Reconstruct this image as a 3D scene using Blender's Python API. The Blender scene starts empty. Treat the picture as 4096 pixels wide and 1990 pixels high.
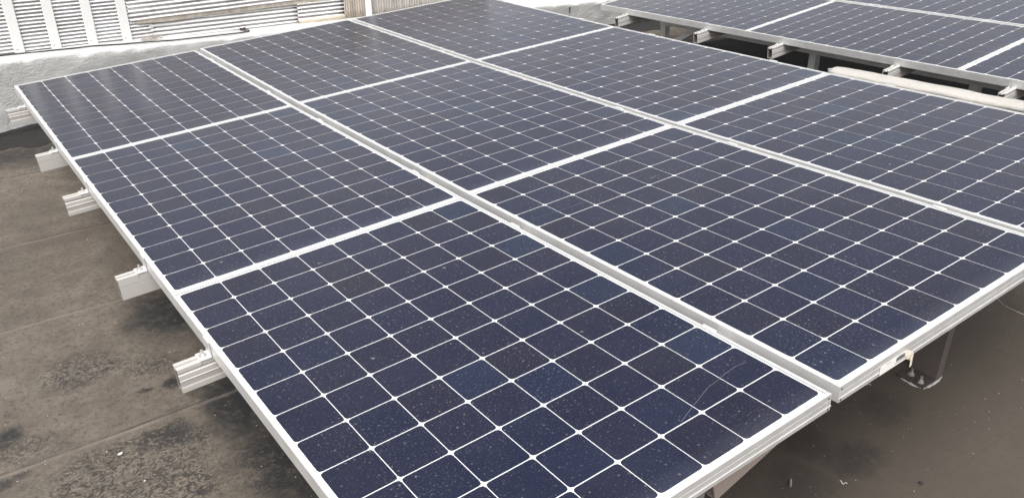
import bpy, math, random
from mathutils import Vector, Matrix, noise
random.seed(7)
S = bpy.context.scene
COL = S.collection

# ------------------------------------------------------------------ camera, sky, sun, exposure
cam_d = bpy.data.cameras.new("camera"); cam = bpy.data.objects.new("camera", cam_d); COL.objects.link(cam)
GZ = 0.5                                   # array corner stands half a metre over the roof floor (floor = 0)
R_ = Vector((0.809375, -0.587291, 0.001089)); D_ = Vector((-0.269417, -0.372942, -0.887879)); F_ = Vector((0.521849, 0.718333, -0.460076))
M = Matrix.Identity(4)
for i in range(3):
    M[i][0] = R_[i]; M[i][1] = -D_[i]; M[i][2] = -F_[i]
M.translation = Vector((-0.46969, -5.51211, 1.40397 + GZ))
cam.matrix_world = M
cam_d.sensor_width = 36; cam_d.lens = 29.7166; cam_d.clip_start = .05; cam_d.clip_end = 500
S.camera = cam

SUN_EL, SUN_AZ = math.radians(63), math.radians(229)      # azimuth clockwise from +Y
w = bpy.data.worlds.new("World"); S.world = w; w.use_nodes = True
wn, wl = w.node_tree.nodes, w.node_tree.links
bg = wn['Background']
sky = wn.new('ShaderNodeTexSky'); sky.sky_type = 'NISHITA'; sky.sun_disc = False
sky.sun_elevation = SUN_EL; sky.sun_rotation = SUN_AZ; sky.dust_density = 6; sky.air_density = 1.0; sky.ozone_density = 1
hs = wn.new('ShaderNodeHueSaturation'); hs.inputs['Saturation'].default_value = .12
wl.new(sky.outputs[0], hs.inputs['Color']); gc = wn.new('ShaderNodeTexCoord'); cn = wn.new('ShaderNodeTexNoise'); cn.inputs['Scale'].default_value = 2.6; cn.inputs['Detail'].default_value = 5; cn.inputs['Distortion'].default_value = .6
wl.new(gc.outputs['Generated'], cn.inputs['Vector'])
cr_ = wn.new('ShaderNodeValToRGB'); cr_.color_ramp.elements[0].position = .34; cr_.color_ramp.elements[0].color = (.78, .79, .82, 1)
cr_.color_ramp.elements[1].position = .68; cr_.color_ramp.elements[1].color = (1.3, 1.3, 1.3, 1); wl.new(cn.outputs['Fac'], cr_.inputs[0])
cm = wn.new('ShaderNodeMix'); cm.data_type = 'RGBA'; cm.blend_type = 'MULTIPLY'; cm.inputs[0].default_value = 1; wl.new(hs.outputs[0], cm.inputs[6]); wl.new(cr_.outputs[0], cm.inputs[7])
wl.new(cm.outputs[2], bg.inputs[0]); bg.inputs[1].default_value = .14
sun_d = bpy.data.lights.new("sun", 'SUN'); sun = bpy.data.objects.new("sun", sun_d); COL.objects.link(sun)
sun_d.energy = 1.15; sun_d.angle = math.radians(40); sun_d.color = (1, .97, .93)
sd = Vector((math.sin(SUN_AZ) * math.cos(SUN_EL), math.cos(SUN_AZ) * math.cos(SUN_EL), math.sin(SUN_EL)))
sun.rotation_euler = sd.to_track_quat('Z', 'Y').to_euler()
S.view_settings.view_transform = 'Standard'; S.view_settings.look = 'None'; S.view_settings.gamma = 1
S.view_settings.exposure = 0.82

# ------------------------------------------------------------------ helpers
class MB:
    def __init__(s): s.v = []; s.f = []; s.m = []
    def face(s, pts, mi=0):
        n = len(s.v); s.v += [tuple(p) for p in pts]; s.f.append(tuple(range(n, n + len(pts)))); s.m.append(mi)
    def box(s, a, b, mi=0):
        x0, y0, z0 = a; x1, y1, z1 = b
        n = len(s.v)
        s.v += [(x0, y0, z0), (x1, y0, z0), (x1, y1, z0), (x0, y1, z0), (x0, y0, z1), (x1, y0, z1), (x1, y1, z1), (x0, y1, z1)]
        for q in ((3, 2, 1, 0), (4, 5, 6, 7), (0, 1, 5, 4), (1, 2, 6, 5), (2, 3, 7, 6), (3, 0, 4, 7)):
            s.f.append(tuple(n + i for i in q)); s.m.append(mi)
    def loft(s, rings, closed=True, cap=False, mi=0):
        n0 = len(s.v); k = len(rings[0])
        for r in rings: s.v += [tuple(p) for p in r]
        for i in range(len(rings) - 1):
            for j in range(k if closed else k - 1):
                a = n0 + i * k + j; b = n0 + i * k + (j + 1) % k
                s.f.append((a, b, b + k, a + k)); s.m.append(mi)
        if cap:
            s.f.append(tuple(n0 + j for j in reversed(range(k)))); s.m.append(mi)
            s.f.append(tuple(n0 + (len(rings) - 1) * k + j for j in range(k))); s.m.append(mi)
    def cyl(s, p, ax, r, h, n=12, mi=0, r2=None):
        ax = Vector(ax).normalized(); p = Vector(p); a = ax.orthogonal().normalized(); b = ax.cross(a)
        r2 = r if r2 is None else r2
        s.loft([[p + (a * math.cos(t) + b * math.sin(t)) * rr + ax * hh for t in [2 * math.pi * i / n for i in range(n)]]
                for rr, hh in ((r, 0), (r2, h))], True, True, mi)
    def tube(s, pts, r, n=8, mi=0):
        pts = [Vector(p) for p in pts]; rings = []
        for i, p in enumerate(pts):
            t = (pts[min(i + 1, len(pts) - 1)] - pts[max(i - 1, 0)]).normalized()
            a = t.cross(Vector((0, 0, 1)))
            a = a.normalized() if a.length > 1e-4 else t.orthogonal().normalized()
            b = a.cross(t)
            rings.append([p + (a * math.cos(q) + b * math.sin(q)) * r for q in [2 * math.pi * j / n for j in range(n)]])
        s.loft(rings, True, True, mi)
    def build(s, name, mats, parent=None, smooth=False, recalc=True):
        me = bpy.data.meshes.new(name); me.from_pydata(s.v, [], s.f)
        for m in (mats if isinstance(mats, (list, tuple)) else [mats]): me.materials.append(m)
        me.polygons.foreach_set('material_index', s.m)
        if smooth: me.polygons.foreach_set('use_smooth', [True] * len(s.f))
        if recalc:
            import bmesh
            bm = bmesh.new(); bm.from_mesh(me); bmesh.ops.recalc_face_normals(bm, faces=bm.faces); bm.to_mesh(me); bm.free()
        o = bpy.data.objects.new(name, me); COL.objects.link(o)
        if parent: o.parent = parent
        return o

def bevel(o, wd=.002, seg=2):
    b = o.modifiers.new('bevel', 'BEVEL'); b.width = wd; b.segments = seg; b.limit_method = 'ANGLE'; b.angle_limit = .6
    return o
def tag(o, label, cat, group=None, kind=None):
    if label: o['label'] = label
    if cat: o['category'] = cat
    if group: o['group'] = group
    if kind: o['kind'] = kind
    return o
def empty(name, mat, label, cat, group=None):
    o = bpy.data.objects.new(name, None); COL.objects.link(o); o.empty_display_size = .1
    o.matrix_world = mat
    return tag(o, label, cat, group)
def frame_mat(o, x, y, z):
    m = Matrix.Identity(4)
    for i in range(3): m[i][0] = x[i]; m[i][1] = y[i]; m[i][2] = z[i]
    m.translation = o
    return m

# ------------------------------------------------------------------ materials
class NT:
    def __init__(s, name):
        s.m = bpy.data.materials.new(name); s.m.use_nodes = True
        s.n = s.m.node_tree.nodes; s.l = s.m.node_tree.links; s.b = s.n['Principled BSDF']
        s._c = None
    def new(s, t, **kw):
        n = s.n.new(t)
        for k, v in kw.items():
            if k.startswith('_'): n.inputs[k[1:]].default_value = v
            else: setattr(n, k, v)
        return n
    def lk(s, a, b): s.l.new(a, b)
    @property
    def co(s):
        if s._c is None: s._c = s.new('ShaderNodeTexCoord').outputs['Object']
        return s._c
    def mapping(s, scale, src=None):
        m = s.new('ShaderNodeMapping'); m.inputs['Scale'].default_value = scale; s.lk(src or s.co, m.inputs['Vector']); return m.outputs[0]
    def noise(s, sc, det=4, rough=.55, src=None, dist=0):
        n = s.new('ShaderNodeTexNoise'); n.inputs['Scale'].default_value = sc; n.inputs['Detail'].default_value = det
        n.inputs['Roughness'].default_value = rough; n.inputs['Distortion'].default_value = dist
        s.lk(src or s.co, n.inputs['Vector']); return n.outputs['Fac']
    def ramp(s, fac, stops):
        r = s.new('ShaderNodeValToRGB'); e = r.color_ramp.elements
        while len(e) < len(stops): e.new(.5)
        for i, (p, c) in enumerate(stops):
            e[i].position = p; e[i].color = (*c, 1) if isinstance(c, tuple) else (c, c, c, 1)
        s.lk(fac, r.inputs[0]); return r.outputs[0]
    def mix(s, fac, a, b, mode='MIX'):
        x = s.new('ShaderNodeMix'); x.data_type = 'RGBA'; x.blend_type = mode
        for v, i in ((fac, 0), (a, 6), (b, 7)):
            if hasattr(v, 'is_linked') or hasattr(v, 'links'): s.lk(v, x.inputs[i])
            else: x.inputs[i].default_value = (*v, 1) if isinstance(v, tuple) else v
        return x.outputs[2]
    def math(s, op, a, b=0.0, c=None, clamp=False):
        x = s.new('ShaderNodeMath'); x.operation = op; x.use_clamp = clamp
        for i, v in enumerate((a, b) if c is None else (a, b, c)):
            if hasattr(v, 'links'): s.lk(v, x.inputs[i])
            else: x.inputs[i].default_value = v
        return x.outputs[0]
    def bump(s, h, st=.3, d=.01):
        b = s.new('ShaderNodeBump'); b.inputs['Strength'].default_value = st; b.inputs['Distance'].default_value = d
        s.lk(h, b.inputs['Height']); s.lk(b.outputs[0], s.b.inputs['Normal']); return b
    def col(s, c):
        if hasattr(c, 'links'): s.lk(c, s.b.inputs['Base Color'])
        else: s.b.inputs['Base Color'].default_value = (*c, 1)
    def set(s, **kw):
        for k, v in kw.items():
            i = s.b.inputs[k.replace('_', ' ')]
            if hasattr(v, 'links'): s.lk(v, i)
            else: i.default_value = v

def simple(name, c, rough=.5, metal=0., var=.12, sc=30, bump=0.):
    t = NT(name)
    n = t.noise(sc, 5)
    t.col(t.mix(n, tuple(x * (1 - var) for x in c), tuple(min(1, x * (1 + var)) for x in c)))
    t.set(Roughness=rough, Metallic=metal)
    if bump: t.bump(t.noise(sc * 4, 4), bump, .004)
    return t.m

def mat_alu(name, c, rough=.42, metal=.25):
    t = NT(name)
    st = t.noise(14, 5, .6)
    sp = t.noise(160, 3, .6)
    b = t.mix(st, tuple(x * .92 for x in c), tuple(min(1, x * 1.06) for x in c))
    b = t.mix(t.ramp(sp, [(.3, .35), (.36, 0.)]), b, tuple(x * .72 for x in c))
    t.col(b); t.set(Roughness=t.ramp(st, [(.2, rough - .06), (.8, rough + .12)]), Metallic=metal)
    return t.m
ALU = mat_alu('anodised_aluminium', (.78, .775, .76), .42, .66)
RAILM = mat_alu('mill_aluminium', (.50, .475, .45), .5, .2)
STEEL = mat_alu('galvanised_steel', (.36, .35, .335), .5, .4)
STEELB = mat_alu('galvanised_beam', (.84, .83, .81), .5, .0)
RUSTY = simple('brown_primed_steel', (.115, .097, .088), .6, .1, .25, 18)
PLATE = simple('dark_rusty_plate', (.045, .036, .032), .7, .0, .3, 30)
BEIGE = simple('beige_channel', (.40, .33, .29), .55, .1, .15, 9)
BOLT = mat_alu('bolt_steel', (.62, .60, .57), .3, .8)
DARK = simple('dark_seam', (.09, .09, .09), .7)
HOLE = simple('screw_hole', (.012, .012, .012), .6)
BLACKPL = simple('black_cable', (.03, .03, .032), .5)
STICK = simple('sticker_paper', (.80, .78, .74), .5, 0, .03)
CREAM = simple('sticker_back', (.66, .60, .50), .55, 0, .05)
INK = simple('printer_ink', (.10, .10, .10), .6)
SEAL = simple('white_sealant', (.40, .38, .35), .6, 0, .3, 40, .4)
CHIP = simple('pale_chip', (.62, .60, .56), .6, 0, .2, 40)
PEB = simple('dark_pebble', (.03, .027, .03), .7, 0, .3, 60)

def glassy(t, base, extra_rough=None):
    t.col(base)
    t.set(Roughness=.16 if extra_rough is None else extra_rough, IOR=1.42)

def dust(t, base):
    oi = t.new('ShaderNodeObjectInfo')
    off = t.new('ShaderNodeVectorMath'); off.operation = 'ADD'
    cmb = t.new('ShaderNodeCombineXYZ')
    r10 = t.math('MULTIPLY', oi.outputs['Random'], 37.0)
    t.lk(r10, cmb.inputs[0]); t.lk(r10, cmb.inputs[1])
    t.lk(t.co, off.inputs[0]); t.lk(cmb.outputs[0], off.inputs[1])
    src = off.outputs[0]
    warp = t.new('ShaderNodeTexNoise'); warp.inputs['Scale'].default_value = 90; t.lk(src, warp.inputs['Vector'])
    wa = t.new('ShaderNodeVectorMath'); wa.operation = 'MULTIPLY_ADD'
    t.lk(warp.outputs['Color'], wa.inputs[0]); wa.inputs[1].default_value = (.006, .006, 0); t.lk(src, wa.inputs[2])
    patch = t.ramp(t.noise(3.2, 5, .7, src), [(.34, .35), (.62, 1.25)])
    out = base
    for sc, mx, op in ((52, .17, .17), (100, .24, .075), (180, .30, .06)):
        v = t.new('ShaderNodeTexVoronoi'); v.voronoi_dimensions = '2D'; v.inputs['Scale'].default_value = sc
        t.lk(wa.outputs[0], v.inputs['Vector'])
        sep = t.new('ShaderNodeSeparateColor'); t.lk(v.outputs['Color'], sep.inputs[0])
        size = t.math('MULTIPLY', t.math('POWER', sep.outputs[0], 1.5), mx)
        mr = t.new('ShaderNodeMapRange'); t.lk(v.outputs['Distance'], mr.inputs[0]); t.lk(size, mr.inputs[1])
        t.lk(t.math('MULTIPLY', size, .55), mr.inputs[2])
        k = t.math('MULTIPLY', t.math('MULTIPLY', mr.outputs[0], t.math('MULTIPLY_ADD', sep.outputs[1], op, .03)), patch)
        out = t.mix(k, out, (.50, .48, .44))
    film = t.noise(5, 5, .6, src)
    f2 = t.ramp(film, [(.35, .0), (.75, .016)])
    out = t.mix(f2, out, (.34, .35, .39))
    sm = t.noise(23, 6, .7, src, .6)
    out = t.mix(t.ramp(sm, [(.66, 0.), (.80, .07)]), out, (.40, .42, .46))
    # settled dust along the lower rim of each pane (local y = -1.559)
    sp = t.new('ShaderNodeSeparateXYZ'); t.lk(t.co, sp.inputs[0])
    rim = t.new('ShaderNodeMapRange'); t.lk(sp.outputs[1], rim.inputs[0])
    rim.inputs[1].default_value = -1.49; rim.inputs[2].default_value = -1.545; rim.inputs[4].default_value = .10
    out = t.mix(t.math('MULTIPLY', rim.outputs[0], t.noise(9, 4, .6, src)), out, (.35, .37, .42))
    return out

def mat_cell():
    t = NT('monocrystalline_cell')
    a = t.new('ShaderNodeAttribute'); a.attribute_name = 'tone'
    c = t.ramp(a.outputs['Fac'], [(0, (.0078, .0072, .0150)), (.35, (.0058, .0068, .0205)), (.7, (.0046, .0076, .0265)), (1, (.0070, .0150, .0380))])
    t.col(dust(t, c))
    n = t.noise(260, 2, .5)
    t.set(Roughness=.22, IOR=1.41, Sheen_Weight=.30, Sheen_Roughness=.25)
    t.bump(n, .02, .001)
    return t.m
def mat_back():
    t = NT('white_backsheet'); t.col(dust(t, t.mix(.5, (.70, .70, .68), (.68, .68, .67)))); t.set(Roughness=.24, IOR=1.45, Sheen_Weight=.15, Sheen_Roughness=.3); return t.m
CELL = mat_cell(); BACK = mat_back()
SMEAR = simple('dried_smear', (.115, .115, .12), .5, 0, .3, 90)

# ------------------------------------------------------------------ array frames
W, L, H, G = 1.046, 1.559, .046, .0299
U1 = Vector((0.99878488, 0, 0.04928249)); V1 = Vector((-0.00185295, -0.99929293, 0.03755284)); N1 = U1.cross(V1)   # N points down
P1 = Vector((0, 0, GZ))
_az, _tu, _tv = (math.radians(a) for a in (0.7, 5.1, 2.36))
U2 = Vector((math.cos(_az) * math.cos(_tu), math.sin(_az) * math.cos(_tu), math.sin(_tu)))
V2 = Vector((math.sin(_az) * math.cos(_tv), -math.cos(_az) * math.cos(_tv), math.sin(_tv))); V2 = (V2 - U2 * V2.dot(U2)).normalized()
N2 = U2.cross(V2); P2 = Vector((4.477, .012, -.065 + GZ))
def A1(u, v, n=0.): return P1 + U1 * u + V1 * v + N1 * n
def A2(u, v, n=0.): return P2 + U2 * u + V2 * v + N2 * n
SAG = [0, .0149, .0140, 0]
def sag(v):
    i = min(2, max(0, int(v / (L + .003)))); k = v / (L + .003) - i
    return SAG[i] * (1 - k) + SAG[i + 1] * k

# ------------------------------------------------------------------ solar panel
def frame_mesh():
    mb = MB()
    long_p = [(0, -.0008), (.0008, 0), (.0098, 0), (.0098, -.003), (.004, -.003), (.004, -.0445), (.022, -.0445), (.022, -H), (0, -H)]
    short_p = [(0, -.0008), (.0008, 0), (.0098, 0), (.0098, -.003), (.004, -.003), (.004, -.0445), (.022, -.0445), (.022, -H), (0, -H),
               (0, -.0362), (-.0016, -.0352), (-.0016, -.0345), (0, -.0315), (0, -.0182), (.0012, -.0178), (.0012, -.0168), (0, -.0164)]
    def P(cx, cy, d, z): return (d if cx == 0 else W - d, -d if cy == 0 else -(L - d), z)
    for prof, a, b in ((short_p, (0, 0), (1, 0)), (short_p, (1, 1), (0, 1)), (long_p, (1, 0), (1, 1)), (long_p, (0, 1), (0, 0))):
        mb.loft([[P(*a, d, z) for d, z in prof], [P(*b, d, z) for d, z in prof]], True, True, 0)
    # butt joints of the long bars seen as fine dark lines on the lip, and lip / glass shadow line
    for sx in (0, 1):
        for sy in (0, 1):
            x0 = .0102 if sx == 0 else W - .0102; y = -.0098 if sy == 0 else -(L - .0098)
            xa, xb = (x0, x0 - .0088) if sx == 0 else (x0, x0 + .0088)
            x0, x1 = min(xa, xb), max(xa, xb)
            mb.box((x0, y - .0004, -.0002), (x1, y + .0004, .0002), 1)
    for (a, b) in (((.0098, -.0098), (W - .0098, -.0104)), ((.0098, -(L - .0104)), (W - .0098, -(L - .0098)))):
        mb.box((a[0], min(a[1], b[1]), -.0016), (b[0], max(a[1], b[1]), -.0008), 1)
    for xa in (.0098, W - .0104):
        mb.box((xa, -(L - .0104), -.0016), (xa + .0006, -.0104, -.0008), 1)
    return mb
def cell_poly(cx, cy):
    h = .06245; c = .0100; k = c * .27
    pts = []
    for sx, sy, fl in ((1, 1, 0), (-1, 1, 1), (-1, -1, 0), (1, -1, 1)):
        q = [(h, h - c), (h - k, h - k), (h - c, h)]
        if fl: q = q[::-1]
        pts += [(cx + sx * x, cy + sy * (y - .0004)) for x, y in q]
    return pts
def sheet_mesh(seed, smears=()):
    rng = random.Random(seed)
    mb = MB(); d = .0085
    mb.face([(d, -(L - d), -.0022), (W - d, -(L - d), -.0022), (W - d, -d, -.0022), (d, -d, -.0022)], 0)
    pit = .127; mx = (W - 8 * pit) / 2; my = (L - 12 * pit) / 2
    tones = [0.]
    base = rng.uniform(.42, .60)
    for j in range(12):
        for i in range(8):
            cx = mx + (i + .5) * pit; cy = -(my + (j + .5) * pit)
            mb.face([(x, y, -.0016) for x, y in cell_poly(cx, cy)], 1)
            t = rng.gauss(base, .11)
            if rng.random() < .07: t += .3
            tones.append(min(1, max(0, t)))
    for s in smears:
        if s[0] == 'line':
            pts = s[1]; wd = s[2]
            for (xa, ya), (xb, yb) in zip(pts, pts[1:]):
                dx, dy = xb - xa, yb - ya; l = math.hypot(dx, dy); nx, ny = -dy / l * wd, dx / l * wd
                mb.face([(xa - nx, ya - ny, -.0012), (xb - nx, yb - ny, -.0012), (xb + nx, yb + ny, -.0012), (xa + nx, ya + ny, -.0012)], 2); tones.append(0)
        else:
            _, x, y, r = s
            mb.face([(x + r * (1 + .35 * rng.uniform(-1, 1)) * math.cos(a), y + .7 * r * (1 + .35 * rng.uniform(-1, 1)) * math.sin(a), -.0012)
                     for a in [2 * math.pi * q / 11 for q in range(11)]], 2); tones.append(0)
    return mb, tones
frame_me = None
def make_panel(mat, seed, label, group, smears=()):
    global frame_me
    root = empty('solar_panel', mat, label, 'solar panel', group)
    if frame_me is None:
        o = frame_mesh().build('frame', [ALU, DARK], root); frame_me = o.data
    else:
        o = bpy.data.objects.new('frame', frame_me); COL.objects.link(o); o.parent = root
    mb, tones = sheet_mesh(seed, smears)
    g = mb.build('cell_sheet', [BACK, CELL, SMEAR], root, recalc=False)
    at = g.data.attributes.new('tone', 'FLOAT', 'FACE'); at.data.foreach_set('value', tones)
    bk = MB(); bk.box((.42, -.24, -.026), (.62, -.13, -.004)); bk.build('junction_box', BLACKPL, root)
    return root

labels1 = {
 (0, 0): 'solar panel at the far left corner of the near array, by the plaster wall',
 (0, 1): 'solar panel in the middle of the left column, over four protruding rail ends side',
 (0, 2): 'nearest solar panel, filling the bottom of the view, with a hairline scratch on its cells',
 (1, 0): 'solar panel at the far end of the middle column, below the rusty bracket',
 (1, 1): 'centre solar panel of the near array, with other panels on all four sides',
 (1, 2): 'solar panel with a peeling barcode sticker on its near end frame',
 (2, 0): 'solar panel at the far right end, its corner against the brown tin wall',
 (2, 1): 'solar panel in the middle of the right column, beside the dark gap between arrays',
 (2, 2): 'solar panel at the right picture edge, running along the cream parapet',
}
labels1[(0, 1)] = 'solar panel in the middle of the left column, beside two protruding rail ends'
smear_map = {(0, 2): [('line', [(1.0, -1.351), (.97, -1.346), (.925, -1.350), (.893, -1.356), (.854, -1.361), (.807, -1.377), (.776, -1.387), (.743, -1.399), (.719, -1.408), (.716, -1.402), (.721, -1.398)], .0006), ('blob', .71, -.42, .005), ('blob', .43, -.12, .006), ('blob', .31, -.72, .005), ('blob', .79, -.98, .005)],
             (1, 2): [('blob', .60, -.144, .008), ('blob', .612, -.15, .004), ('blob', .575, -.36, .006), ('line', [(.25, -.349), (.16, -.349), (.091, -.34), (.032, -.333)], .0005), ('line', [(.55, -.345), (.575, -.36), (.60, -.355)], .0012)],
             (1, 1): [('blob', .6, -.9, .006), ('blob', .2, -1.2, .005)], (0, 1): [('blob', .16, -1.42, .005), ('blob', .19, -1.45, .006), ('blob', .13, -1.39, .004)],
             (2, 2): [('blob', .2, -.868, .006), ('blob', .27, -.903, .007), ('line', [(.42, -.71), (.442, -.718), (.47, -.716)], .001)]}
panels1 = {}
COLOFF = [0, -.0037, -.0014]
for c in range(3):
    for r in range(3):
        u0 = c * (W + G); v0 = r * (L + .003); n0 = SAG[r] + COLOFF[c]; n1 = SAG[r + 1] + COLOFF[c]
        Vr = (V1 * L + N1 * (n1 - n0)).normalized(); up = -(U1.cross(Vr)).normalized()
        panels1[c, r] = make_panel(frame_mat(A1(u0, v0, n0), U1, -Vr, up), 11 + c * 3 + r, labels1[c, r], 'solar panels of the near array', smear_map.get((c, r), ()))
labels2 = {
 (0, 0): 'far left corner solar panel of the second array, over the galvanised diagonal brace',
 (0, 1): 'solar panel in the second array directly above the rounded end of the cream parapet',
 (0, 2): 'solar panel at the right picture edge in the front column of the second array',
 (1, 0): 'solar panel of the second array behind its corner panel, cut by the top edge',
 (1, 1): 'solar panel in the top right picture corner, in the back column of the second array',
 (1, 2): 'solar panel of the second array outside the right picture edge, in its back column',
}
for c in range(2):
    for r in range(3):
        make_panel(frame_mat(A2(c * (W + .03), r * (L + .003)), U2, -V2, -N2), 101 + c * 3 + r, labels2[c, r], 'solar panels of the second array')

# screws on the two end frames that face the camera
for key, xs in (((0, 2), W - .009), ((1, 2), .009), ((0, 2), .009), ((1, 2), W - .009)):
    for z in (-.0105, -.0405):
        mb = MB(); mb.cyl((xs, -L + .0005, z), (0, -1, 0), .0031, .0008, 12, 0); mb.cyl((xs, -L - .0002, z), (0, -1, 0), .0018, .0008, 6, 1)
        mb.build('corner_screw', [HOLE, DARK], panels1[key])

# peeling sticker on the end frame of the middle column's near panel
def sticker():
    root = panels1[1, 2]; y = -L - .0026; x0, x1 = .157, .276; z0, z1 = -.0425, -.0165
    mb = MB(); nseg = 20; top = []; path = [(x0, y), (x1 - .012, y)]
    # the free end curls forward and back under itself
    cx, cy, r = x1 - .012, y - .0085, .0085
    for i in range(1, nseg + 1):
        a = math.pi / 2 - i / nseg * math.radians(205); path.append((cx + r * 1.25 * math.cos(a), cy + r * math.sin(a)))
    drop = [0, 0] + [.010 * (i / nseg) ** 1.4 for i in range(1, nseg + 1)]
    for t in (0, .0006):
        pass
    a = [(x, yy, z1 - d) for (x, yy), d in zip(path, drop)]; b = [(x, yy, z0 - d * 1.3) for (x, yy), d in zip(path, drop)]
    for i in range(len(path) - 1):
        mb.face([b[i], b[i + 1], a[i + 1], a[i]], 0 if i < 1 else 1)
    o = mb.build('barcode_sticker', [STICK, CREAM], root, smooth=False, recalc=False)
    o['label'] = 'white barcode sticker with its right end peeling into a curl'
    so = o.modifiers.new('solid', 'SOLIDIFY'); so.thickness = .0006; so.offset = 0
    pr = MB(); rng = random.Random(3); x = x0 + .066
    while x < x0 + .104:
        wd = rng.choice((.0006, .0009, .0014)); pr.box((x, y - .0007, z1 - .015), (x + wd, y - .0004, z1 - .004)); x += wd + rng.choice((.0006, .001))
    pr.build('barcode', INK, o); pr = MB()
    x = x0 + .060
    while x < x0 + .110:
        wd = rng.uniform(.0012, .0022); hh = rng.uniform(.0018, .003)
        pr.box((x, y - .0007, z1 - .0205), (x + .0005, y - .0004, z1 - .0205 + hh)); pr.box((x + .0006, y - .0007, z1 - .0205 + rng.choice((0, .001, .002))), (x + wd, y - .0004, z1 - .0199 + rng.choice((0, .001, .002)))); x += wd + .0009
    pr.build('serial_line', INK, o); pr = MB()
    x = x0 + .022
    while x < x0 + .042:
        pr.box((x, y - .0007, z1 - .0035), (x + .0012, y - .0004, z1 - .0022)); x += .0022
    pr.build('small_print', INK, o); pr = MB()
    for i in range(12):
        pr.box((x0 + .074 + i * .002, y - .0007, z1 - .0028), (x0 + .0752 + i * .002, y - .0004, z1 - .0016))
    pr.build('small_print', INK, o)
sticker()

# ------------------------------------------------------------------ mounting rails with their clamps
RH, RW = .075, .040
def rail_mesh(ln, flat=False):
    """along +x from 0 to ln, local y: + away from camera, z up; top at 0"""
    out = [(-.020, 0), (-.020, -.011), (-.0165, -.014), (-.0165, -.018), (-.020, -.021), (-.020, -.036), (-.0215, -.038), (-.020, -.041), (-.0185, -.056),
           (-.020, -.061), (-.020, -RH), (.020, -RH), (.020, 0), (.006, 0), (.006, -.006), (-.006, -.006), (-.006, 0)]
    inn = [(-.0165, -.0035), (-.0165, -.011), (-.0135, -.0145), (-.0135, -.0175), (-.0165, -.0205), (-.0165, -.036), (-.0175, -.038), (-.0165, -.041), (-.0155, -.056),
           (-.0165, -.061), (-.0165, -RH + .003), (.0165, -RH + .003), (.0165, -.0095), (.008, -.0095), (.008, -.0088), (-.008, -.0088), (-.008, -.0035)]
    if flat:
        out[4:10] = [(-.020, -.016), (-.020, -.0165), (-.020, -.0275), (-.0172, -.0285), (-.020, -.0295), (-.020, -.052)]
        out[1:4] = [(-.020, -.005), (-.020, -.006), (-.020, -.008)]
        inn[1:4] = [(-.0165, -.005), (-.0165, -.006), (-.0165, -.008)]; inn[4:10] = [(-.0165, -.016), (-.0165, -.0165), (-.0165, -.0275), (-.0150, -.0285), (-.0165, -.0295), (-.0165, -.052)]
    mb = MB(); mb.loft([[(0, y, z) for y, z in out], [(ln, y, z) for y, z in out]], True, False, 0)
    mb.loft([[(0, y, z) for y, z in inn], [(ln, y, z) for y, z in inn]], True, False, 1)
    for x in (0, ln):
        k = len(out)
        for j in range(k):
            a, b = out[j], out[(j + 1) % k]; c, d = inn[(j + 1) % k], inn[j]
            mb.face([(x, *a), (x, *b), (x, *c), (x, *d)], 0)
    return mb
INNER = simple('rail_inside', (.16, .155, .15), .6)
def clamp(parent, x, side, ztop, bolt=True, shift=0.):
    """side -1: grips a frame whose edge lies at +x of the plate (plate stands at x, foot goes to -x)"""
    s = side; wd = .0225; th = .003
    mb = MB()
    def bx(xa, xb, ya, yb, za, zb): mb.box((min(xa, xb), ya, za), (max(xa, xb), yb, zb))
    e = .0012                                    # clearance to the frame
    bx(x + s * e, x + s * (e + th), -wd + shift, wd + shift, .004, ztop + .0008)
    bx(x - s * .0075, x + s * (e + th), -wd + shift, wd + shift, ztop + .0008, ztop + .0036)
    foot = .036 if bolt else .012
    bx(x + s * e, x + s * foot, -wd + shift, wd + shift, .0006, .004)
    if bolt: bx(x + s * (foot - .003), x + s * foot, -wd + shift, wd + shift, -.008, .0006)
    c = bevel(mb.build('end_clamp' if bolt else 'mid_clamp', ALU, parent), .0008, 2)
    if bolt:
        b = MB(); bxx = x + s * .021
        b.cyl((bxx, shift, .004), (0, 0, 1), .0105, .0018, 20); b.cyl((bxx, shift, .0058), (0, 0, 1), .0075, .0065, 6); b.cyl((bxx, shift, .0123), (0, 0, 1), .004, .010, 10)
        b.build('bolt', BOLT, c)
    return c
RV = [.325, 1.245, 1.895, 2.79, 3.455, 4.315]
rl = ['first protruding rail end from the plaster wall, its tip before the wall foot',
      'aluminium rail end over the black tar strip, second from the plaster wall',
      'ribbed aluminium rail end under the middle panel, third from the plaster wall',
      'weathered flat-faced rail end just before the joint of the two nearest left panels',
      'nearest protruding aluminium rail end with stepped ribs, clamp foot and bolt on top',
      'aluminium rail under the nearest panel ends, seen only in the panel gaps']
X3 = 3 * W + 2 * G
for i, v in enumerate(RV):
    n = H + sag(v) + .0005
    root = empty('mounting_rail', frame_mat(A1(0, v, n), U1, -V1, -N1), rl[i], 'rail', 'rails under the near array')
    b = rail_mesh(X3 + .1 + .05, i in (1, 3)).build('rail_profile', [RAILM, INNER], root); b.location.x = -.098
    clamp(root, 0, -1, H)
    for k in (1, 2):
        ga = k * W + (k - 1) * G; gb = ga + G
        zo = -COLOFF[k - 1] * 1.0; zo2 = -COLOFF[k]
        clamp(root, ga, 1, H + zo, False)
        clamp(root, gb, -1, H + zo2, False, -.028)
    clamp(root, X3, 1, H - COLOFF[2], True)
RV2 = [.320, 1.185, 1.868, 2.736, 3.436, 4.30]
rl2 = ['open rail end by the grey concrete wall, first under the second array', 'open rail end beside the galvanised diagonal brace, second under the second array',
       'open rail end over the black roof patch, left of the cream parapet tip', 'rail end poking out right above the cream parapet, fourth under the second array',
       'rail end near the right picture edge, low over the cream parapet', 'rail under the second array beyond the right picture edge']
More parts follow.
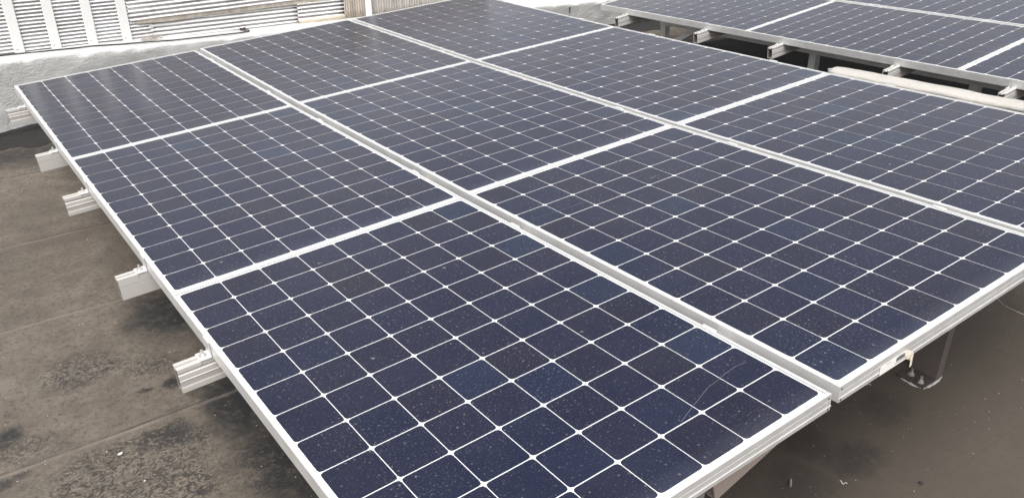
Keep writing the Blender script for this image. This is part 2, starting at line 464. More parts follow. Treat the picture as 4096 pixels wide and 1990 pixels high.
for i, v in enumerate(RV2):
    root = empty('mounting_rail', frame_mat(A2(0, v, H + .0005), U2, -V2, -N2), rl2[i], 'rail', 'rails under the second array')
    b = rail_mesh(2 * W + .03 + .17).build('rail_profile', [RAILM, INNER], root); b.location.x = -.116
    clamp(root, 0, -1, H)
    clamp(root, W, 1, H, False); clamp(root, W + .03, -1, H, False, -.028)
    clamp(root, 2 * W + .03, 1, H, True)

# ------------------------------------------------------------------ steel support frames
def channel(mb, p, q, dw, df, depth, fl, th=.004, mi=0):
    """C channel from p to q; web spans dw (depth), flanges go along df"""
    p, q, dw, df = Vector(p), Vector(q), Vector(dw).normalized(), Vector(df).normalized()
    pr = [(0, 0), (depth, 0), (depth, fl), (depth - th, fl), (depth - th, th), (th, th), (th, fl), (0, fl)]
    mb.loft([[o + dw * a + df * b for a, b in pr] for o in (p, q)], True, True, mi)
Z = Vector((0, 0, 1))
def support1(u, label, flip, posts, mat, brace=None):
    root = empty('support_frame', Matrix.Translation((A1(u, 0).x, 0, 0)), label, 'steel frame', 'steel frames under the near array')
    inv = root.matrix_world.inverted()
    def L_(p): return inv @ Vector(p)
    mb = MB(); nn = H + RH + .0165
    channel(mb, L_(A1(u, .2, nn)), L_(A1(u, 4.42, nn)), N1, U1 * flip, .10, .04)
    mb.build('beam', mat, root)
    for v in posts:
        top = A1(u, v, nn + .02); top = top + U1 * (-flip * .0)
        pm = MB(); y = top.y
        ft = Vector((top.x, y, .008))
        channel(pm, L_((top.x + .0445 * (1 if flip > 0 else -1), y + .052, top.z)), L_((top.x + .0445 * (1 if flip > 0 else -1), y + .052, .006)), (0, -1, 0), (flip, 0, 0), .104, .042, .005)
        po = pm.build('post', STEEL if mat is not RUSTY else RUSTY, root)
        bp = MB(); x = top.x + .0445 * flip
        bp.box(L_((x - .088, y - .054, .0015)), L_((x + .044, y + .054, .0075)))
        bo = bevel(bp.build('base_plate', PLATE, po), .003)
        for bxy in ((x - .045, y + .02), (x - .062, y - .028)):
            q = MB(); c = L_((bxy[0], bxy[1], .0075)); q.cyl(c, (0, 0, 1), .013, .002, 16); q.cyl(c + Vector((0, 0, .002)), (0, 0, 1), .0095, .008, 6); q.cyl(c + Vector((0, 0, .010)), (0, 0, 1), .0055, .016, 10)
            q.build('anchor_bolt', BOLT, po)
        sl = MB(); rng = random.Random(int(v * 10)); pts = []
        cx, cy = x - .022, y
        ring = []
        for k in range(40):
            a = math.radians(150) + math.radians(250) * k / 39; hx, hy = .070, .058
            e = (abs(math.cos(a)) ** 4 + abs(math.sin(a)) ** 4) ** -.25
            ring.append((cx + hx * e * math.cos(a), cy + hy * e * math.sin(a)))
        rings = []
        for k, (px, py) in enumerate(ring):
            d = Vector((px - cx, py - cy, 0)).normalized(); wv = (.0065 * (1 + 1.1 * noise.noise(Vector((px * 30, py * 30, v)))) + .0015 + .010 * max(0, 1 - abs(k - 30) / 6)) * min(1, .15 + (39 - k) / 4, .15 + k / 4) * (.35 + 1.5 * abs(noise.noise(Vector((px * 75, py * 75, 8))))); hgt = .005 * (1 + 1.2 * noise.noise(Vector((px * 60, py * 60, 3))))
            base = Vector((px, py, 0))
            rings.append([L_(base - d * wv + Z * .001), L_(base - d * wv * .5 + Z * hgt), L_(base + d * wv * .5 + Z * hgt), L_(base + d * wv + Z * .001)])
        sl.loft(rings, False); sl.build('sealant_bead', SEAL, po, smooth=True)
    if brace: brace(root, L_)
    return root
support1(2.306, 'steel support frame with brown channel post and sealed foot below the barcode sticker', 1, (4.292, 2.3, .35), RUSTY)
def br1(root, L_):
    mb = MB()
    a = A1(1.09, 4.335, .612); b = A1(2.2, 4.335, .35)
    d = (b - a).normalized(); up = U1.cross(Vector((0, 0, 1))).cross(d)
    up = Vector((0, -1, 0)).cross(d).normalized()
    if up.z < 0: up = -up
    mb.loft([[L_(o + Vector((0, y, 0)) + up * h) for y, h in ((0, 0), (0, .1), (.04, .1), (.04, .095), (.005, .095), (.005, .005), (.04, .005), (.04, 0))] for o in (a, b)], True, True)
    mb.build('brace', BEIGE, root)
support1(.985, 'steel support frame with pinkish slanting brace under the nearest panel end', 1, (4.29, 2.3, .35), BEIGE, br1)

def support2(u, label, posts, det=True):
    root = empty('support_frame', Matrix.Translation((A2(u, 0).x, 0, 0)), label, 'steel frame', 'steel frames under the second array')
    inv = root.matrix_world.inverted()
    def L_(p): return inv @ Vector(p)
    nn = H + RH + .0006
    mb = MB(); channel(mb, L_(A2(u, .305, nn)), L_(A2(u, 4.6, nn)), N2, U2, .098, .045); bo = mb.build('beam', STEELB, root)
    for v in (.36, 2.98, 3.18):
        hb = MB(); c = L_(A2(u, v, nn + .049)); hb.cyl(c, -U2, .011, .002, 16); hb.cyl(c - U2 * .002, -U2, .008, .007, 6); hb.build('bolt', STEEL, bo)
    for v in posts:
        t = A2(u, v, nn + .0985); pm = MB()
        channel(pm, L_((t.x + .006, t.y + .028, t.z)), L_((t.x + .006, t.y + .028, .004)), (0, -1, 0), (1, 0, 0), .056, .056, .004)
        pm.build('post', STEELB, root)
        bp = MB(); bp.box(L_((t.x - .03, t.y - .07, .001)), L_((t.x + .09, t.y + .07, .0075))); bp.build('base_plate', STEEL, root)
    mb = MB(); a = A2(u + .004, .72, nn + .055); b = A2(u + .004, .30, .405)
    channel(mb, L_(a), L_(b), (0, -.45, -.9), (1, 0, 0), .045, .05, .004); mb.build('brace', STEELB, root)
    return root
support2(.40, 'galvanised frame with long beam and diagonal brace under the second array front edge', (.335, 1.845, 3.03, 4.4))
support2(1.70, 'galvanised frame under the back column of the second array', (.335, 3.03))

# ------------------------------------------------------------------ the roof floor and its patches
def blob(t, cx, cy, rx, ry, src):
    m = t.new('ShaderNodeMapping'); m.vector_type = 'POINT'; m.inputs['Location'].default_value = (-cx / rx, -cy / ry, 0); m.inputs['Scale'].default_value = (1 / rx, 1 / ry, 0)
    t.lk(src, m.inputs['Vector'])
    g = t.new('ShaderNodeVectorMath'); g.operation = 'LENGTH'; t.lk(m.outputs[0], g.inputs[0])
    r = t.new('ShaderNodeMapRange'); r.interpolation_type = 'SMOOTHSTEP'; t.lk(g.outputs['Value'], r.inputs[0]); r.inputs[1].default_value = 1.25; r.inputs[2].default_value = .35
    return r.outputs[0]
def mat_roof():
    t = NT('weathered_roof_felt')
    wz = t.new('ShaderNodeTexNoise'); wz.inputs['Scale'].default_value = 7; wz.inputs['Detail'].default_value = 5; wz.inputs['Roughness'].default_value = .65; t.lk(t.co, wz.inputs['Vector'])
    wa = t.new('ShaderNodeVectorMath'); wa.operation = 'MULTIPLY_ADD'; t.lk(wz.outputs['Color'], wa.inputs[0]); wa.inputs[1].default_value = (.22, .22, 0)
    sh = t.new('ShaderNodeVectorMath'); sh.operation = 'ADD'; t.lk(t.co, sh.inputs[0]); sh.inputs[1].default_value = (-.11, -.11, 0)
    t.lk(sh.outputs[0], wa.inputs[2]); src = wa.outputs[0]
    n1 = t.noise(1.7, 6, .62); n2 = t.noise(9, 6, .65); n3 = t.noise(46, 5, .75); n4 = t.noise(190, 3, .7)
    c = t.ramp(n1, [(.3, (.078, .064, .049)), (.5, (.118, .097, .075)), (.7, (.158, .131, .102))])
    c = t.mix(t.ramp(n2, [(.38, .0), (.66, .7)]), c, (.056, .044, .033))
    c = t.mix(t.ramp(n3, [(.36, .8), (.50, 0.)]), c, (.040, .033, .026))
    c = t.mix(t.ramp(n4, [(.56, 0.), (.70, .55)]), c, (.23, .20, .16))
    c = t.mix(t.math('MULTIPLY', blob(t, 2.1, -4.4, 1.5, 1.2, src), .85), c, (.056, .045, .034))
    # rosy stains
    rs = t.math('MULTIPLY', blob(t, -.04, -1.12, .25, .12, src), .55)
    rs = t.math('MAXIMUM', rs, t.math('MULTIPLY', blob(t, .12, -2.05, .12, .22, src), .5))
    c = t.mix(rs, c, (.070, .050, .040))
    # dark damp stains, each where the photograph has one
    m = None
    for cx, cy, rx, ry, k in ((.15, -2.16, .21, .26, 1.), (.02, -2.67, .05, .035, 1.), (-.08, -2.65, .035, .025, 1.), (.17, -2.93, .13, .34, 1.), (-.08, -2.97, .09, .075, .95),
                              (.02, -3.02, .035, .035, .7), (-.08, -3.32, .04, .025, .85), (-.55, -2.66, .08, .08, 1.), (-.58, -2.885, .10, .025, .8), (.20, -3.35, .17, .36, 1.),
                              (1.72, -4.42, .11, .10, .6), (1.66, -4.28, .12, .10, .5), (1.45, -4.40, .16, .13, .5), (2.05, -4.33, .12, .1, .4), (-.1, .28, .5, .22, .85), (.05, .10, .25, .1, .5), (-.28, -2.45, .13, .07, .35)):
        b = t.math('MULTIPLY', blob(t, cx, cy, rx, ry, src), k)
        m = b if m is None else t.math('MAXIMUM', m, b)
    brk = t.ramp(t.noise(24, 5, .7), [(.32, .45), (.52, 1.)])
    m = t.math('MULTIPLY', m, brk)
    c = t.mix(m, c, (.012, .0118, .0115))
    # crinkled flaking zones
    z = None
    for cx, cy, rx, ry, k in ((-.22, -3.05, .30, .16, 1.), (-.09, -2.99, .10, .10, 1.), (-.2, -3.25, .25, .15, .8), (-.22, -2.38, .16, .12, .8), (-.03, -2.50, .12, .08, .6), (-.5, -2.75, .14, .08, .5), (.2, -3.3, .2, .2, .35)):
        b = t.math('MULTIPLY', blob(t, cx, cy, rx, ry, src), k)
        z = b if z is None else t.math('MAXIMUM', z, b)
    z = t.math('MULTIPLY', z, 1.5, clamp=True)
    cr = t.new('ShaderNodeTexNoise'); cr.inputs['Scale'].default_value = 36; cr.inputs['Detail'].default_value = 4; cr.inputs['Roughness'].default_value = .6; cr.inputs['Distortion'].default_value = 2.2
    t.lk(t.mapping((1, 1.25, 1)), cr.inputs['Vector'])
    fl = t.math('MULTIPLY', z, t.ramp(cr.outputs['Fac'], [(.44, .9), (.50, 0.)]))
    c = t.mix(fl, c, (.026, .023, .020))
    fh = t.math('MULTIPLY', z, t.ramp(cr.outputs['Fac'], [(.55, 0.), (.62, .6)]))
    c = t.mix(fh, c, (.17, .155, .125))
    # lap joints: dust line along each sheet edge
    sx_ = t.new('ShaderNodeSeparateXYZ'); t.lk(t.co, sx_.inputs[0]); lm_ = t.new('ShaderNodeMapRange'); t.lk(sx_.outputs[0], lm_.inputs[0]); lm_.inputs[1].default_value = 1.3; lm_.inputs[2].default_value = .6; lmask = lm_.outputs[0]
    uv = t.new('ShaderNodeAttribute'); uv.attribute_name = 'lap'
    lw = t.math('ADD', uv.outputs['Fac'], t.math('MULTIPLY', t.math('SUBTRACT', t.noise(12, 4), .5), .02))
    edge = t.new('ShaderNodeMapRange'); t.lk(lw, edge.inputs[0]); edge.inputs[1].default_value = .028; edge.inputs[2].default_value = .008
    c = t.mix(t.math('MULTIPLY', edge.outputs[0], t.math('MULTIPLY', lmask, t.ramp(t.noise(5, 4), [(.3, .1), (.65, .7)]))), c, (.17, .142, .12))
    e2 = t.new('ShaderNodeMapRange'); t.lk(lw, e2.inputs[0]); e2.inputs[1].default_value = .985; e2.inputs[2].default_value = .998
    c = t.mix(t.math('MULTIPLY', e2.outputs[0], t.math('MULTIPLY', lmask, t.ramp(t.noise(4, 4), [(.4, .0), (.65, .9)]))), c, (.035, .028, .024))
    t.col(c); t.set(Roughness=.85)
    hgt = t.math('ADD', t.math('MULTIPLY', n4, .25), t.math('ADD', t.math('MULTIPLY', n3, .5), t.math('MULTIPLY', t.math('MULTIPLY', cr.outputs['Fac'], z), 3.)))
    t.bump(hgt, .55, .006)
    return t.m
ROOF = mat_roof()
def roof_floor():
    mb = MB(); seams = [14, 9, 4.5, .9, -.10, -1.08, -1.915, -2.855, -3.76, -4.66, -5.6, -6.5, -7.4, -10, -15]
    laps = []
    xs = [-16, -8, -4, -2, -1.2] + [-1 + i * .06 for i in range(34)] + [1.5, 2, 3, 4, 5, 6, 8, 12, 20]
    def wob(x, k): return .014 * noise.noise(Vector((x * 1.3, k * 7.7, 0))) + .006 * noise.noise(Vector((x * 9, k * 3.1, 2)))
    for k in range(len(seams) - 1):
        ya, yb = seams[k], seams[k + 1]
        n0 = len(mb.v); ts = [0, .004, .03, .3, .7, .97, .996, 1.0]
        for x in xs:
            for t in ts:
                y = (ya + wob(x, k)) * (1 - t) + (yb + wob(x, k + 1)) * t
                z = .0005 + .0014 * t + (.0006 * noise.noise(Vector((x * 6, y * 6, 1))) if .004 < t < .996 else 0)
                mb.v.append((x, y, z)); laps.append(t)
            mb.v.append((x, yb + wob(x, k + 1) - .0008, -.002)); laps.append(1.0)
        r = len(ts) + 1
        for i in range(len(xs) - 1):
            for j in range(r - 1):
                a = n0 + i * r + j; mb.f.append((a, a + 1, a + r + 1, a + r)); mb.m.append(0)
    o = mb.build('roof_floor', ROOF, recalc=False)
    for p in o.data.polygons: pass
    o.data.flip_normals() if o.data.polygons[0].normal.z < 0 else None
    at = o.data.attributes.new('lap', 'FLOAT', 'POINT'); at.data.foreach_set('value', laps)
    o['kind'] = 'structure'
roof_floor()
gr = MB(); gr.face([(-300, -300, -4), (300, -300, -4), (300, 300, -4), (-300, 300, -4)]); o = gr.build('ground', simple('far_ground', (.14, .13, .12), .9)); o['kind'] = 'structure'
def mat_tar(name='fresh_bitumen', c=(.020, .0195, .019)):
    t = NT(name); n = t.noise(18, 6, .7); n2 = t.noise(60, 4, .6)
    cc = t.mix(t.ramp(n, [(.4, 0.), (.75, .6)]), c, (.035, .033, .031)); cc = t.mix(t.ramp(n2, [(.60, 0.), (.74, .6)]), cc, (.075, .07, .065))
    t.col(cc); t.set(Roughness=.9, Specular_IOR_Level=.25); t.bump(t.math('ADD', n, t.math('MULTIPLY', n2, .5)), .6, .012); return t.m
TAR = mat_tar()
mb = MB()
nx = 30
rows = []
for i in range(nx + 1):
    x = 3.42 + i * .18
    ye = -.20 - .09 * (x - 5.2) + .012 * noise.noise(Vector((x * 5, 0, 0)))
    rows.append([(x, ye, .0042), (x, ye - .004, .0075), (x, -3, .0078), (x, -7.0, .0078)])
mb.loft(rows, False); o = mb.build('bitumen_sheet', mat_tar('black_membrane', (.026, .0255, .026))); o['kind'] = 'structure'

# ------------------------------------------------------------------ low plaster wall at the far side
def top_z(x):
    ks = [(-20, .50), (.0, .492), (.57, .487), (1.14, .457), (1.7, .440), (2.05, .435), (3.0, .400), (3.77, .362), (4.24, .343), (5.07, .300), (9, .27), (20, .26)]
    for (a, za), (b, zb) in zip(ks, ks[1:]):
        if x <= b: return za + (zb - za) * (x - a) / (b - a)
    return .26
def N(x, y, z, s): return noise.noise(Vector((x * s, y * s, z * s)))
def mat_plaster(name, c, dirt=(.40, .38, .35)):
    t = NT(name); n1 = t.noise(2.3, 6, .6); n2 = t.noise(22, 6, .65); n3 = t.noise(95, 3, .6)
    cc = t.mix(t.ramp(n1, [(.35, .0), (.75, .55)]), c, dirt)
    st = t.noise(6, 5, .7, t.mapping((1.6, 1, .35)))
    cc = t.mix(t.ramp(st, [(.55, 0.), (.8, .35)]), cc, tuple(x * .8 for x in dirt))
    cc = t.mix(t.ramp(n2, [(.66, 0.), (.74, .5)]), cc, (.26, .245, .23)); cc = t.mix(t.ramp(n3, [(.68, 0.), (.76, .6)]), cc, (.82, .81, .79))
    t.col(cc); t.set(Roughness=.85); t.bump(t.math('ADD', t.math('MULTIPLY', n2, 1.2), t.math('MULTIPLY', n3, .7)), .55, .014); return t.m
PLAST = mat_plaster('painted_plaster', (.50, .495, .48), (.40, .385, .365))
CREAMP = mat_plaster('cream_render', (.40, .38, .35), (.30, .28, .25))
def plaster_wall():
    mb = MB(); rows = []
    x = -5.0
    while x < 9.01:
        h = top_z(x); pr = []
        chip = max(0, N(x, 3, 0, 9) - .12) * .07 + max(0, N(x, 8, 0, 30) - .1) * .03
        for k in range(19):
            z = k / 18 * (h - .018)
            y = .672 - .028 * (z / h) + .016 * N(x, 0, z, 3.2) + .006 * N(x, 5, z, 11) + .003 * N(x, 9, z, 28)
            if z < .05: y -= .02 * (1 - z / .05) ** 2
            pr.append((x, y, z))
        yt = pr[-1][1]
        for a in (25, 55, 85):
            q = math.radians(a); pr.append((x, yt + .018 * (1 - math.cos(q)) + chip * .6, h - .018 + .018 * math.sin(q) - chip + .003 * N(x, a, 0, 21)))
        for y in (.68, .71, .74, .77, .80, .86): pr.append((x, y, h + .004 + (y - .65) * .05 + .003 * N(x, y, 0, 12) - chip * .3 * (1 if y < .7 else 0)))
        pr.append((x, .95, h)); pr.append((x, .95, -.02))
        rows.append(pr); x += .03
    mb.loft(rows, False, False)
    root = mb.build('plaster_wall', PLAST, smooth=True)
    tag(root, 'low grey-white rough plastered wall along the far side of the roof', 'wall')
    ck = MB()
    for za, zb in ((.16, .205), (.235, .285)):
        pts = [(4.66 + .004 * math.sin(i * 2.1) , .640, za + (zb - za) * i / 5) for i in range(6)]
        ck.tube(pts, .0055, 6)
    ck.build('crack', HOLE, root)
plaster_wall()
# tar fillet along the wall foot
mb = MB(); rows = []; x = -4.0
while x < 8.0:
    w_ = .25 + .09 * N(x, 0, 0, 1.7) + .05 * N(x, 0, 0, 9) + .02 * N(x, 0, 0, 31); hz = .030 + .022 * N(x, 1, 0, 5) + .014 * max(0, N(x, 2, 0, 17))
    y0 = .655
    rows.append([(x, y0 - w_, .0042), (x, y0 - w_ * .93, .0072 + .002 * N(x, 3, 0, 20))] + [(x, y0 - w_ * (1 - q), .009 + .012 * q * q + .005 * N(x, q * 3, 0, 11)) for q in (.25, .45, .62, .78, .9)] + [(x, y0 - .014, .022 + hz * .4), (x, y0 - .012 + .004 * N(x, 1, 1, 8), .02 + hz), (x, y0 + .04, .022 + hz)])
    x += .025
mb.loft(rows, False); o = mb.build('tar_strip', TAR, smooth=True); o['kind'] = 'structure'

# ------------------------------------------------------------------ tin walls behind the plaster wall
def mat_tin(name, c, c2, streak=(1, 1, 1), rough=.55, amt=.5, metal=.1):
    t = NT(name); n1 = t.noise(3.5, 6, .65, t.mapping(streak)); n2 = t.noise(30, 5, .7, t.mapping(streak)); n3 = t.noise(9, 4, .6)
    cc = t.mix(t.ramp(n1, [(.42, 0.), (.72, amt)]), c, c2); cc = t.mix(t.ramp(n2, [(.58, 0.), (.72, amt)]), cc, tuple(x * .8 for x in c2))
    cc = t.mix(t.ramp(n3, [(.66, 0.), (.78, amt * .6)]), cc, (.40, .27, .20))
    t.col(cc); t.set(Roughness=rough, Metallic=metal); t.bump(n2, .25, .004); return t.m
TINW = mat_tin('whitewashed_tin', (.85, .85, .85), (.60, .56, .51), (.5, 1, 6), .5, .35)
TING = mat_tin('faded_tin', (.84, .835, .825), (.58, .50, .44), (.4, 1, 7), .5, .4)
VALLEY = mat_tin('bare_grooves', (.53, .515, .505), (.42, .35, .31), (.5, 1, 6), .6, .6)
TINB = mat_tin('brown_grey_tin', (.56, .50, .43), (.27, .225, .185), (9, 1, .7), .55, .7)
TINB2 = mat_tin('old_zinc_tin', (.52, .49, .45), (.25, .22, .19), (9, 1, .6), .55, .8)
WHITE = simple('white_gloss_paint', (.83, .82, .80), .5, 0, .04, 8)
STRIPM = simple('cream_cover_strip', (.80, .79, .76), .45, 0, .04, 14)
PLINTH = mat_plaster('beige_stone', (.56, .49, .40), (.40, .34, .27))
def sheet(parent, x0, x1, z0, z1, pitch, amp, y, m, slope=0., vert=False, ph=0., rag=.0, label=None):
    mb = MB(); rows = []
    if not vert:
        nz = max(4, int((z1 - z0) / pitch * 8)); nxx = max(2, int((x1 - x0) / .06))
        for i in range(nxx + 1):
            x = x0 + (x1 - x0) * i / nxx; r = []
            for j in range(nz + 1):
                z = z0 + (z1 - z0) * j / nz
                xx = x + (rag * N(0, z, y, 40) if i in (0, nxx) else 0)
                a = amp * (1 + .25 * N(x, z, 0, 3)); lump = .004 * N(x, z, 1, 4)
                r.append((xx, y - a * math.sin(2 * math.pi * (z - z0) / pitch + ph) + lump, z + slope * (x - x0) + .0015 * N(x, int((z - z0) / pitch), 0, 5)))
            rows.append(r)
    else:
        nxx = max(4, int((x1 - x0) / pitch * 8)); nz = max(3, int((z1 - z0) / .08))
        for i in range(nxx + 1):
            x = x0 + (x1 - x0) * i / nxx; r = []
            for j in range(nz + 1):
                z = z0 + (z1 - z0) * j / nz + (rag * N(x, 0, 0, 30) if j == 0 else 0)
                r.append((x, y - amp * (1 + .3 * N(x, z, 0, 4)) * math.sin(2 * math.pi * (x - x0) / pitch + ph) + .004 * N(x, z, 1, 5), z))
            rows.append(r)
    mb.loft(rows, False)
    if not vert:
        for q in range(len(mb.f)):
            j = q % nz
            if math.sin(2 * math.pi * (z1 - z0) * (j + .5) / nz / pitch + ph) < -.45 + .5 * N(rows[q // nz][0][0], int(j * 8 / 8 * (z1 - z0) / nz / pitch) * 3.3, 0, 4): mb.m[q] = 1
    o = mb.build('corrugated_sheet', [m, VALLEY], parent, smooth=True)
    so = o.modifiers.new('thick', 'SOLIDIFY'); so.thickness = .0012; so.offset = 1
    if label: o['label'] = label
    return o
tw = empty('tin_wall', Matrix.Translation((0, .8, .4)), 'whitewashed tin wall of level corrugations with upright cover strips', 'wall')
Ti = Matrix.Translation((0, -.8, -.4))
def T(o):                                    # builder coordinates are world coordinates
    o.matrix_parent_inverse = Ti; return o
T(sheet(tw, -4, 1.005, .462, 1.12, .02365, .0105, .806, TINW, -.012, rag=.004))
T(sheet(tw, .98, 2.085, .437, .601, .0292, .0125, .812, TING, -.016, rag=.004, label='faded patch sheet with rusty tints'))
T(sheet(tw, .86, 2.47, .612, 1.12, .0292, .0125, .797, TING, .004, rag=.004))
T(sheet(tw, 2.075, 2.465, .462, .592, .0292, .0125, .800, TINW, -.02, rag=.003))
mb = MB(); mb.loft([[(x, .792 + .004 * N(x, z, 0, 20), z + .012 * N(x, 0, 0, 4)) for z in (.586, .592, .600, .608, .616)] for x in [.9 + i * .04 for i in range(40)]], False)
T(mb.build('lap_strip', TINB, tw, smooth=True))
mb = MB(); mb.box((-4, .83, .43), (2.46, .86, 1.12)); T(mb.build('backing_board', simple('dark_board', (.12, .11, .10), .9), tw))
for i, xc in enumerate((-.931, -.714, -.497, -.28, -.064, .153, .3725, .600, .820)):
    mb = MB(); mb.box((xc - .031, .787, top_z(xc) + .004), (xc + .031, .793, 1.11)); s_ = bevel(T(mb.build('cover_strip', STRIPM, tw)), .003)
    mb = MB(); mb.cyl((xc - .012, .7868, top_z(xc) + .035), (0, -1, 0), .005, .002, 10); nl = mb.build('nail_head', TINB, s_)
mb = MB(); rows = []
for i in range(24):
    x = 2.07 + i * .017
    rows.append([(x, .775 + .012 * N(x, z, 0, 14), z) for z in (.39, .405, .42, .435, .45, .462)] + [(x, .81, .468)])
mb.loft(rows, False); T(mb.build('plinth', PLINTH, tw, smooth=True))

bw = empty('tin_wall', Matrix.Translation((2.46, .8, .4)), 'brown-grey tin wall of upright corrugations either side of a white post', 'wall')
Ti = Matrix.Translation((-2.46, -.8, -.4))
T(sheet(bw, 2.462, 2.652, .408, 1.12, .0208, .006, .792, TINB, vert=True, rag=.01))
T(sheet(bw, 2.69, 3.80, .40, 1.12, .0236, .0055, .802, TINB2, vert=True, rag=.008, label='streaked old zinc sheet'))
mb = MB(); mb.box((2.648, .775, .39), (2.698, .83, 1.14)); bevel(T(mb.build('post', WHITE, bw)), .004)
mb = MB(); mb.box((2.462, .83, .39), (3.80, .86, 1.12)); T(mb.build('backing_board', simple('dark_board_b', (.10, .09, .08), .9), bw))
for x, z in [(2.475, .440), (2.518, .455), (2.60, .437), (2.725, .452), (2.79, .446), (2.86, .45), (2.95, .447), (3.05, .45), (2.53, .50), (2.74, .51), (2.9, .52)]:
    mb = MB(); mb.cyl((x, .7895, z), (0, -1, 0), .0045, .003, 10); mb.cyl((x, .7865, z), (0, -1, 0), .0022, .003, 6); T(mb.build('screw', BOLT, bw))
ww = MB(); ww.box((3.79, .81, .345), (12, .95, 1.0), 0); ww.box((3.79, .80, .30), (12, .94, .345), 1)
o = bevel(ww.build('white_wall', [WHITE, CREAMP]), .004); tag(o, 'bright white painted wall above the grey plaster ledge at the top centre', 'wall')

# ------------------------------------------------------------------ things on the wall ledge
pts = []
kx = [(-2.5, .76), (-1, .765), (.03, .765), (.2, .755), (.5, .715), (.82, .695), (1.09, .683), (1.4, .685), (1.58, .69), (1.645, .705), (1.655, .73), (1.62, .755), (1.607, .772), (1.605, .782)]
for i in range(len(kx) - 1):
    n = 8 if i < 8 else 4
    for j in range(n):
        q = j / n; x = kx[i][0] + (kx[i + 1][0] - kx[i][0]) * q; y = kx[i][1] + (kx[i + 1][1] - kx[i][1]) * q
        up = max(0, (i - 9)) * .004
        pts.append((x, y, top_z(x) + .0145 + up + .003 * N(x, 0, 0, 6)))
mb = MB(); mb.tube(pts, .0045, 8); o = mb.build('black_cable', BLACKPL, smooth=True); tag(o, 'thin black cable running along the plaster wall ledge', 'cable')
mb = MB()
for x in (.118, .92, 1.54): mb.tube([(x - .012, .748, top_z(x) + .020), (x, .742, top_z(x) + .028), (x + .014, .744, top_z(x) + .020)], .005, 6)
RUST = simple('rust', (.10, .045, .04), .8, .2, .4, 60)
mb = MB(); z0 = top_z(1.62) + .012
mb.box((1.605, .772, z0), (1.640, .7755, z0 + .018)); mb.box((1.633, .760, z0 - .002), (1.644, .772, z0 + .021)); mb.box((1.606, .762, z0 + .001), (1.609, .772, z0 + .017))
o = bevel(mb.build('rusty_bracket', RUST), .001); tag(o, 'small rusty red-brown bracket on the tin sheet where the black cable ends', 'bracket')
# perforated metal offcut
mb = MB(); zc = top_z(.98) + .016
def perf(x0, x1, z0, z1, y, nh):
    cw = (x1 - x0) / nh
    for i in range(nh):
        cx = x0 + (i + .5) * cw; cz = (z0 + z1) / 2; r = min(cw, z1 - z0) * .27; k = 12
        sq = []
        for j in range(k):
            a = 2 * math.pi * j / k; e = 1 / max(abs(math.cos(a)), abs(math.sin(a)))
            sq.append((cx + cw / 2 * e * math.cos(a), y + .006 * math.sin(cx * 90), cz + (z1 - z0) / 2 * e * math.sin(a)))
        ci = [(cx + r * math.cos(2 * math.pi * j / k), y + .006 * math.sin(cx * 90), cz + r * math.sin(2 * math.pi * j / k)) for j in range(k)]
        mb.loft([sq, ci], True, False)
perf(.905, 1.045, zc, zc + .030, .755, 6); perf(.895, 1.0, zc - .004, zc + .018, .742, 5)
o = mb.build('perforated_offcut', mat_tin('dirty_zinc', (.55, .50, .45), (.25, .20, .17), (1, 1, 1), .5, .6)); so = o.modifiers.new('t', 'SOLIDIFY'); so.thickness = .002
tag(o, 'crumpled perforated metal offcut lying on the plaster ledge', 'metal scrap')

# ------------------------------------------------------------------ cream parapet between the arrays
def parapet():
    root = empty('parapet', Matrix.Translation((4.05, -3.2, 0)), 'low cream rendered parapet with a rounded end between the two arrays', 'wall')
    inv = root.matrix_world.inverted()
    a = Vector((3.965, -2.60, 0)); b = Vector((4.30, -4.25, 0)); d = (b - a).normalized(); s = Vector((-d.y, d.x, 0))   # s points to the second array
    cap = MB(); body = MB(); rc = []; rb = []
    ln = (b - a).length; k = 90
    for i in range(k + 1):
        q = i / k * ln; hw = .088
        if q < .09: hw = .088 * math.sqrt(max(.02, 1 - (1 - q / .09) ** 2)) 
        c = a + d * q; w1 = hw - .024 + .009 * N(q, 0, 0, 7) + .006 * N(q, 1, 0, 22); w2 = hw + .008 * N(q, 5, 0, 6) + .005 * N(q, 4, 0, 19)
        zt = .552 + .004 * N(q, 2, 0, 4) - (.012 if q < .02 else 0)
        prof = [(-w1 + .01, zt - .030), (-w1, zt - .022 + .006 * N(q, 3, 0, 25)), (-w1 + .006, zt - .004), (-w1 * .6, zt + .002), (0, zt + .004 + .003 * N(q, 6, 0, 9)), (w2 * .6, zt + .002), (w2 - .008, zt - .003), (w2, zt - .016), (w2 - .004, zt - .034)]
        rc.append([inv @ (c + s * x + Z * z) for x, z in prof])
        rb.append([inv @ (c + s * x + Z * z) for x, z in ((-hw * .74, -.01), (-hw * .74 + .004 * N(q, 9, 0, 15), .25), (-hw * .70, zt - .028), (hw * .9, zt - .028), (hw * .9, -.01))])
    cap.loft(rc, True, True); cap.build('render_cap', CREAMP, root, smooth=True)
    body.loft(rb, True, True); body.build('body', simple('crumbling_brown_mortar', (.23, .18, .145), .9, 0, .35, 30, .6), root)
parapet()

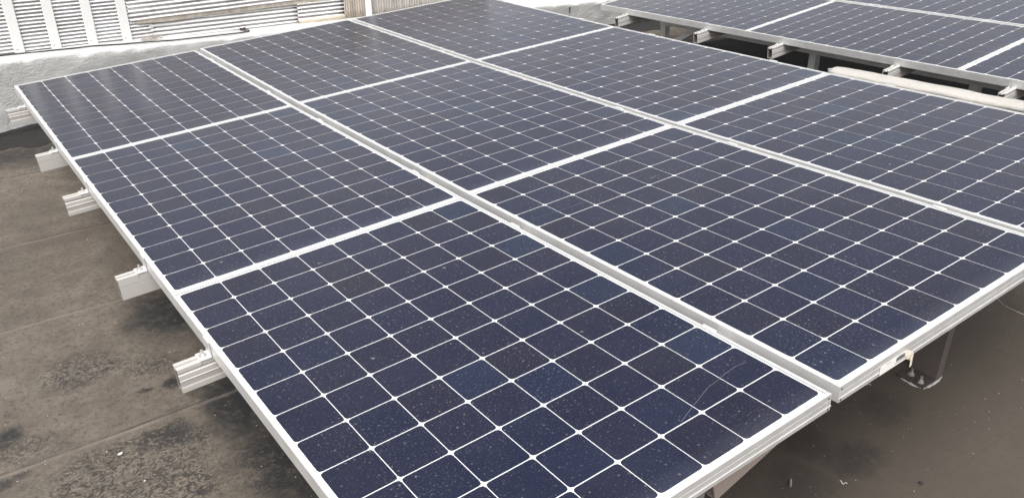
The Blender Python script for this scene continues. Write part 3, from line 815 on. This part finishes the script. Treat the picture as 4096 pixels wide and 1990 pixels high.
# ------------------------------------------------------------------ litter on the roof
def chip(name, x, y, lx, ly, lz, rot, m, label, cat, group=None):
    rng = random.Random(int((x + 9) * 1000)); mb = MB(); k = 9
    rings = []
    for z, s in ((0, .9), (lz * .5, 1.), (lz, .7)):
        rings.append([(lx * s * math.cos(2 * math.pi * j / k) * rng.uniform(.75, 1.15), ly * s * math.sin(2 * math.pi * j / k) * rng.uniform(.75, 1.15), z) for j in range(k)])
    mb.loft(rings, True, True); o = mb.build(name, m); o.location = (x, y, .004); o.rotation_euler = (0, 0, rot)
    return tag(o, label, cat, group)
chip('paint_flake', -.24, -2.98, .0105, .0055, .003, .4, CHIP, 'largest white paint flake on the crinkled dark roof patch at the lower left', 'paint flake')
chip('paint_flake', -.21, -3.16, .004, .0035, .003, .9, CHIP, 'small white paint crumb below the large flake at the lower left', 'paint flake')
chip('pebble', -.415, -1.40, .010, .008, .006, .2, CHIP, 'grey pebble alone on the roof at the left picture edge', 'pebble')
chip('pebble', 1.79, -4.62, .008, .0055, .007, 1.9, PEB, 'small black lump alone on the brown roof at the lower right', 'lump')
chip('pebble', -.34, .02, .009, .007, .006, .2, CHIP, 'pale pebble by the second rail end near the tar strip', 'pebble')
mb = MB(); mb.cyl((-.014, 0, .0055), (1, .1, .05), .0045, .030, 8); o = mb.build('metal_stub', BOLT); o.location = (1.45, -4.38, .003); o.rotation_euler = (0, 0, .55)
tag(o, 'short grey metal stub lying on the roof right of the nearest panel end', 'metal stub')
def shaving(x, y, r, a0, a1, rot, label):
    mb = MB(); mb.tube([(r * math.cos(a0 + (a1 - a0) * i / 10), r * math.sin(a0 + (a1 - a0) * i / 10), .003 + .004 * math.sin(i)) for i in range(11)], .0013, 5)
    o = mb.build('metal_shaving', CHIP); o.location = (x, y, .004); o.rotation_euler = (0, 0, rot); tag(o, label, 'metal shaving', 'metal shavings on the roof')
shaving(2.09, -4.23, .03, .2, 1.3, 0, 'curled bright metal shaving on the roof in front of the sticker panel')
shaving(2.43, -4.27, .02, 1.2, 3., .5, 'bent metal shaving right beside the sealed post foot')
shaving(1.60, -4.47, .014, 2.2, 4., .5, 'tiny hooked metal shaving on the dark stain at the lower right')
mb = MB(); wp = [(3.40, -3.83), (3.261, -4.011), (3.189, -4.106), (3.129, -4.184), (3.104, -4.218), (3.089, -4.251), (3.081, -4.283), (3.086, -4.316), (3.109, -4.351), (3.16, -4.40)]
mb.tube([(x, y, .008 + .004 * math.sin(i * 1.3)) for i, (x, y) in enumerate(wp)], .0014, 5)
o = mb.build('thin_wire', RAILM); tag(o, 'hair-thin pale wire curling out from under the panels at the right edge', 'wire')
# grit: uncountable specks
mb = MB(); rng = random.Random(5)
def grit(n, x0, x1, y0, y1, smin, smax):
    for _ in range(n):
        x, y = rng.uniform(x0, x1), rng.uniform(y0, y1); s = rng.uniform(smin, smax) * rng.choice((.6, .8, 1, 1.0)); a = rng.uniform(0, 6.3)
        p = [Vector((x + s * math.cos(a + q) * rng.uniform(.5, 1.2), y + s * math.sin(a + q) * rng.uniform(.3, 1.), .0035)) for q in (0, 1.6, 3.1, 4.7)]
        ap = Vector((x, y, .0035 + s * .8))
        for i in range(4): mb.face([p[i], p[(i + 1) % 4], ap], 0 if rng.random() < .75 else 1)
grit(260, -.9, .25, -3.6, .4, .0012, .0030); grit(230, 1.2, 3.4, -5.2, -3.9, .0011, .0026)
o = mb.build('grit', [CHIP, simple('brown_crumb', (.25, .2, .16), .8)]); o['kind'] = 'stuff'
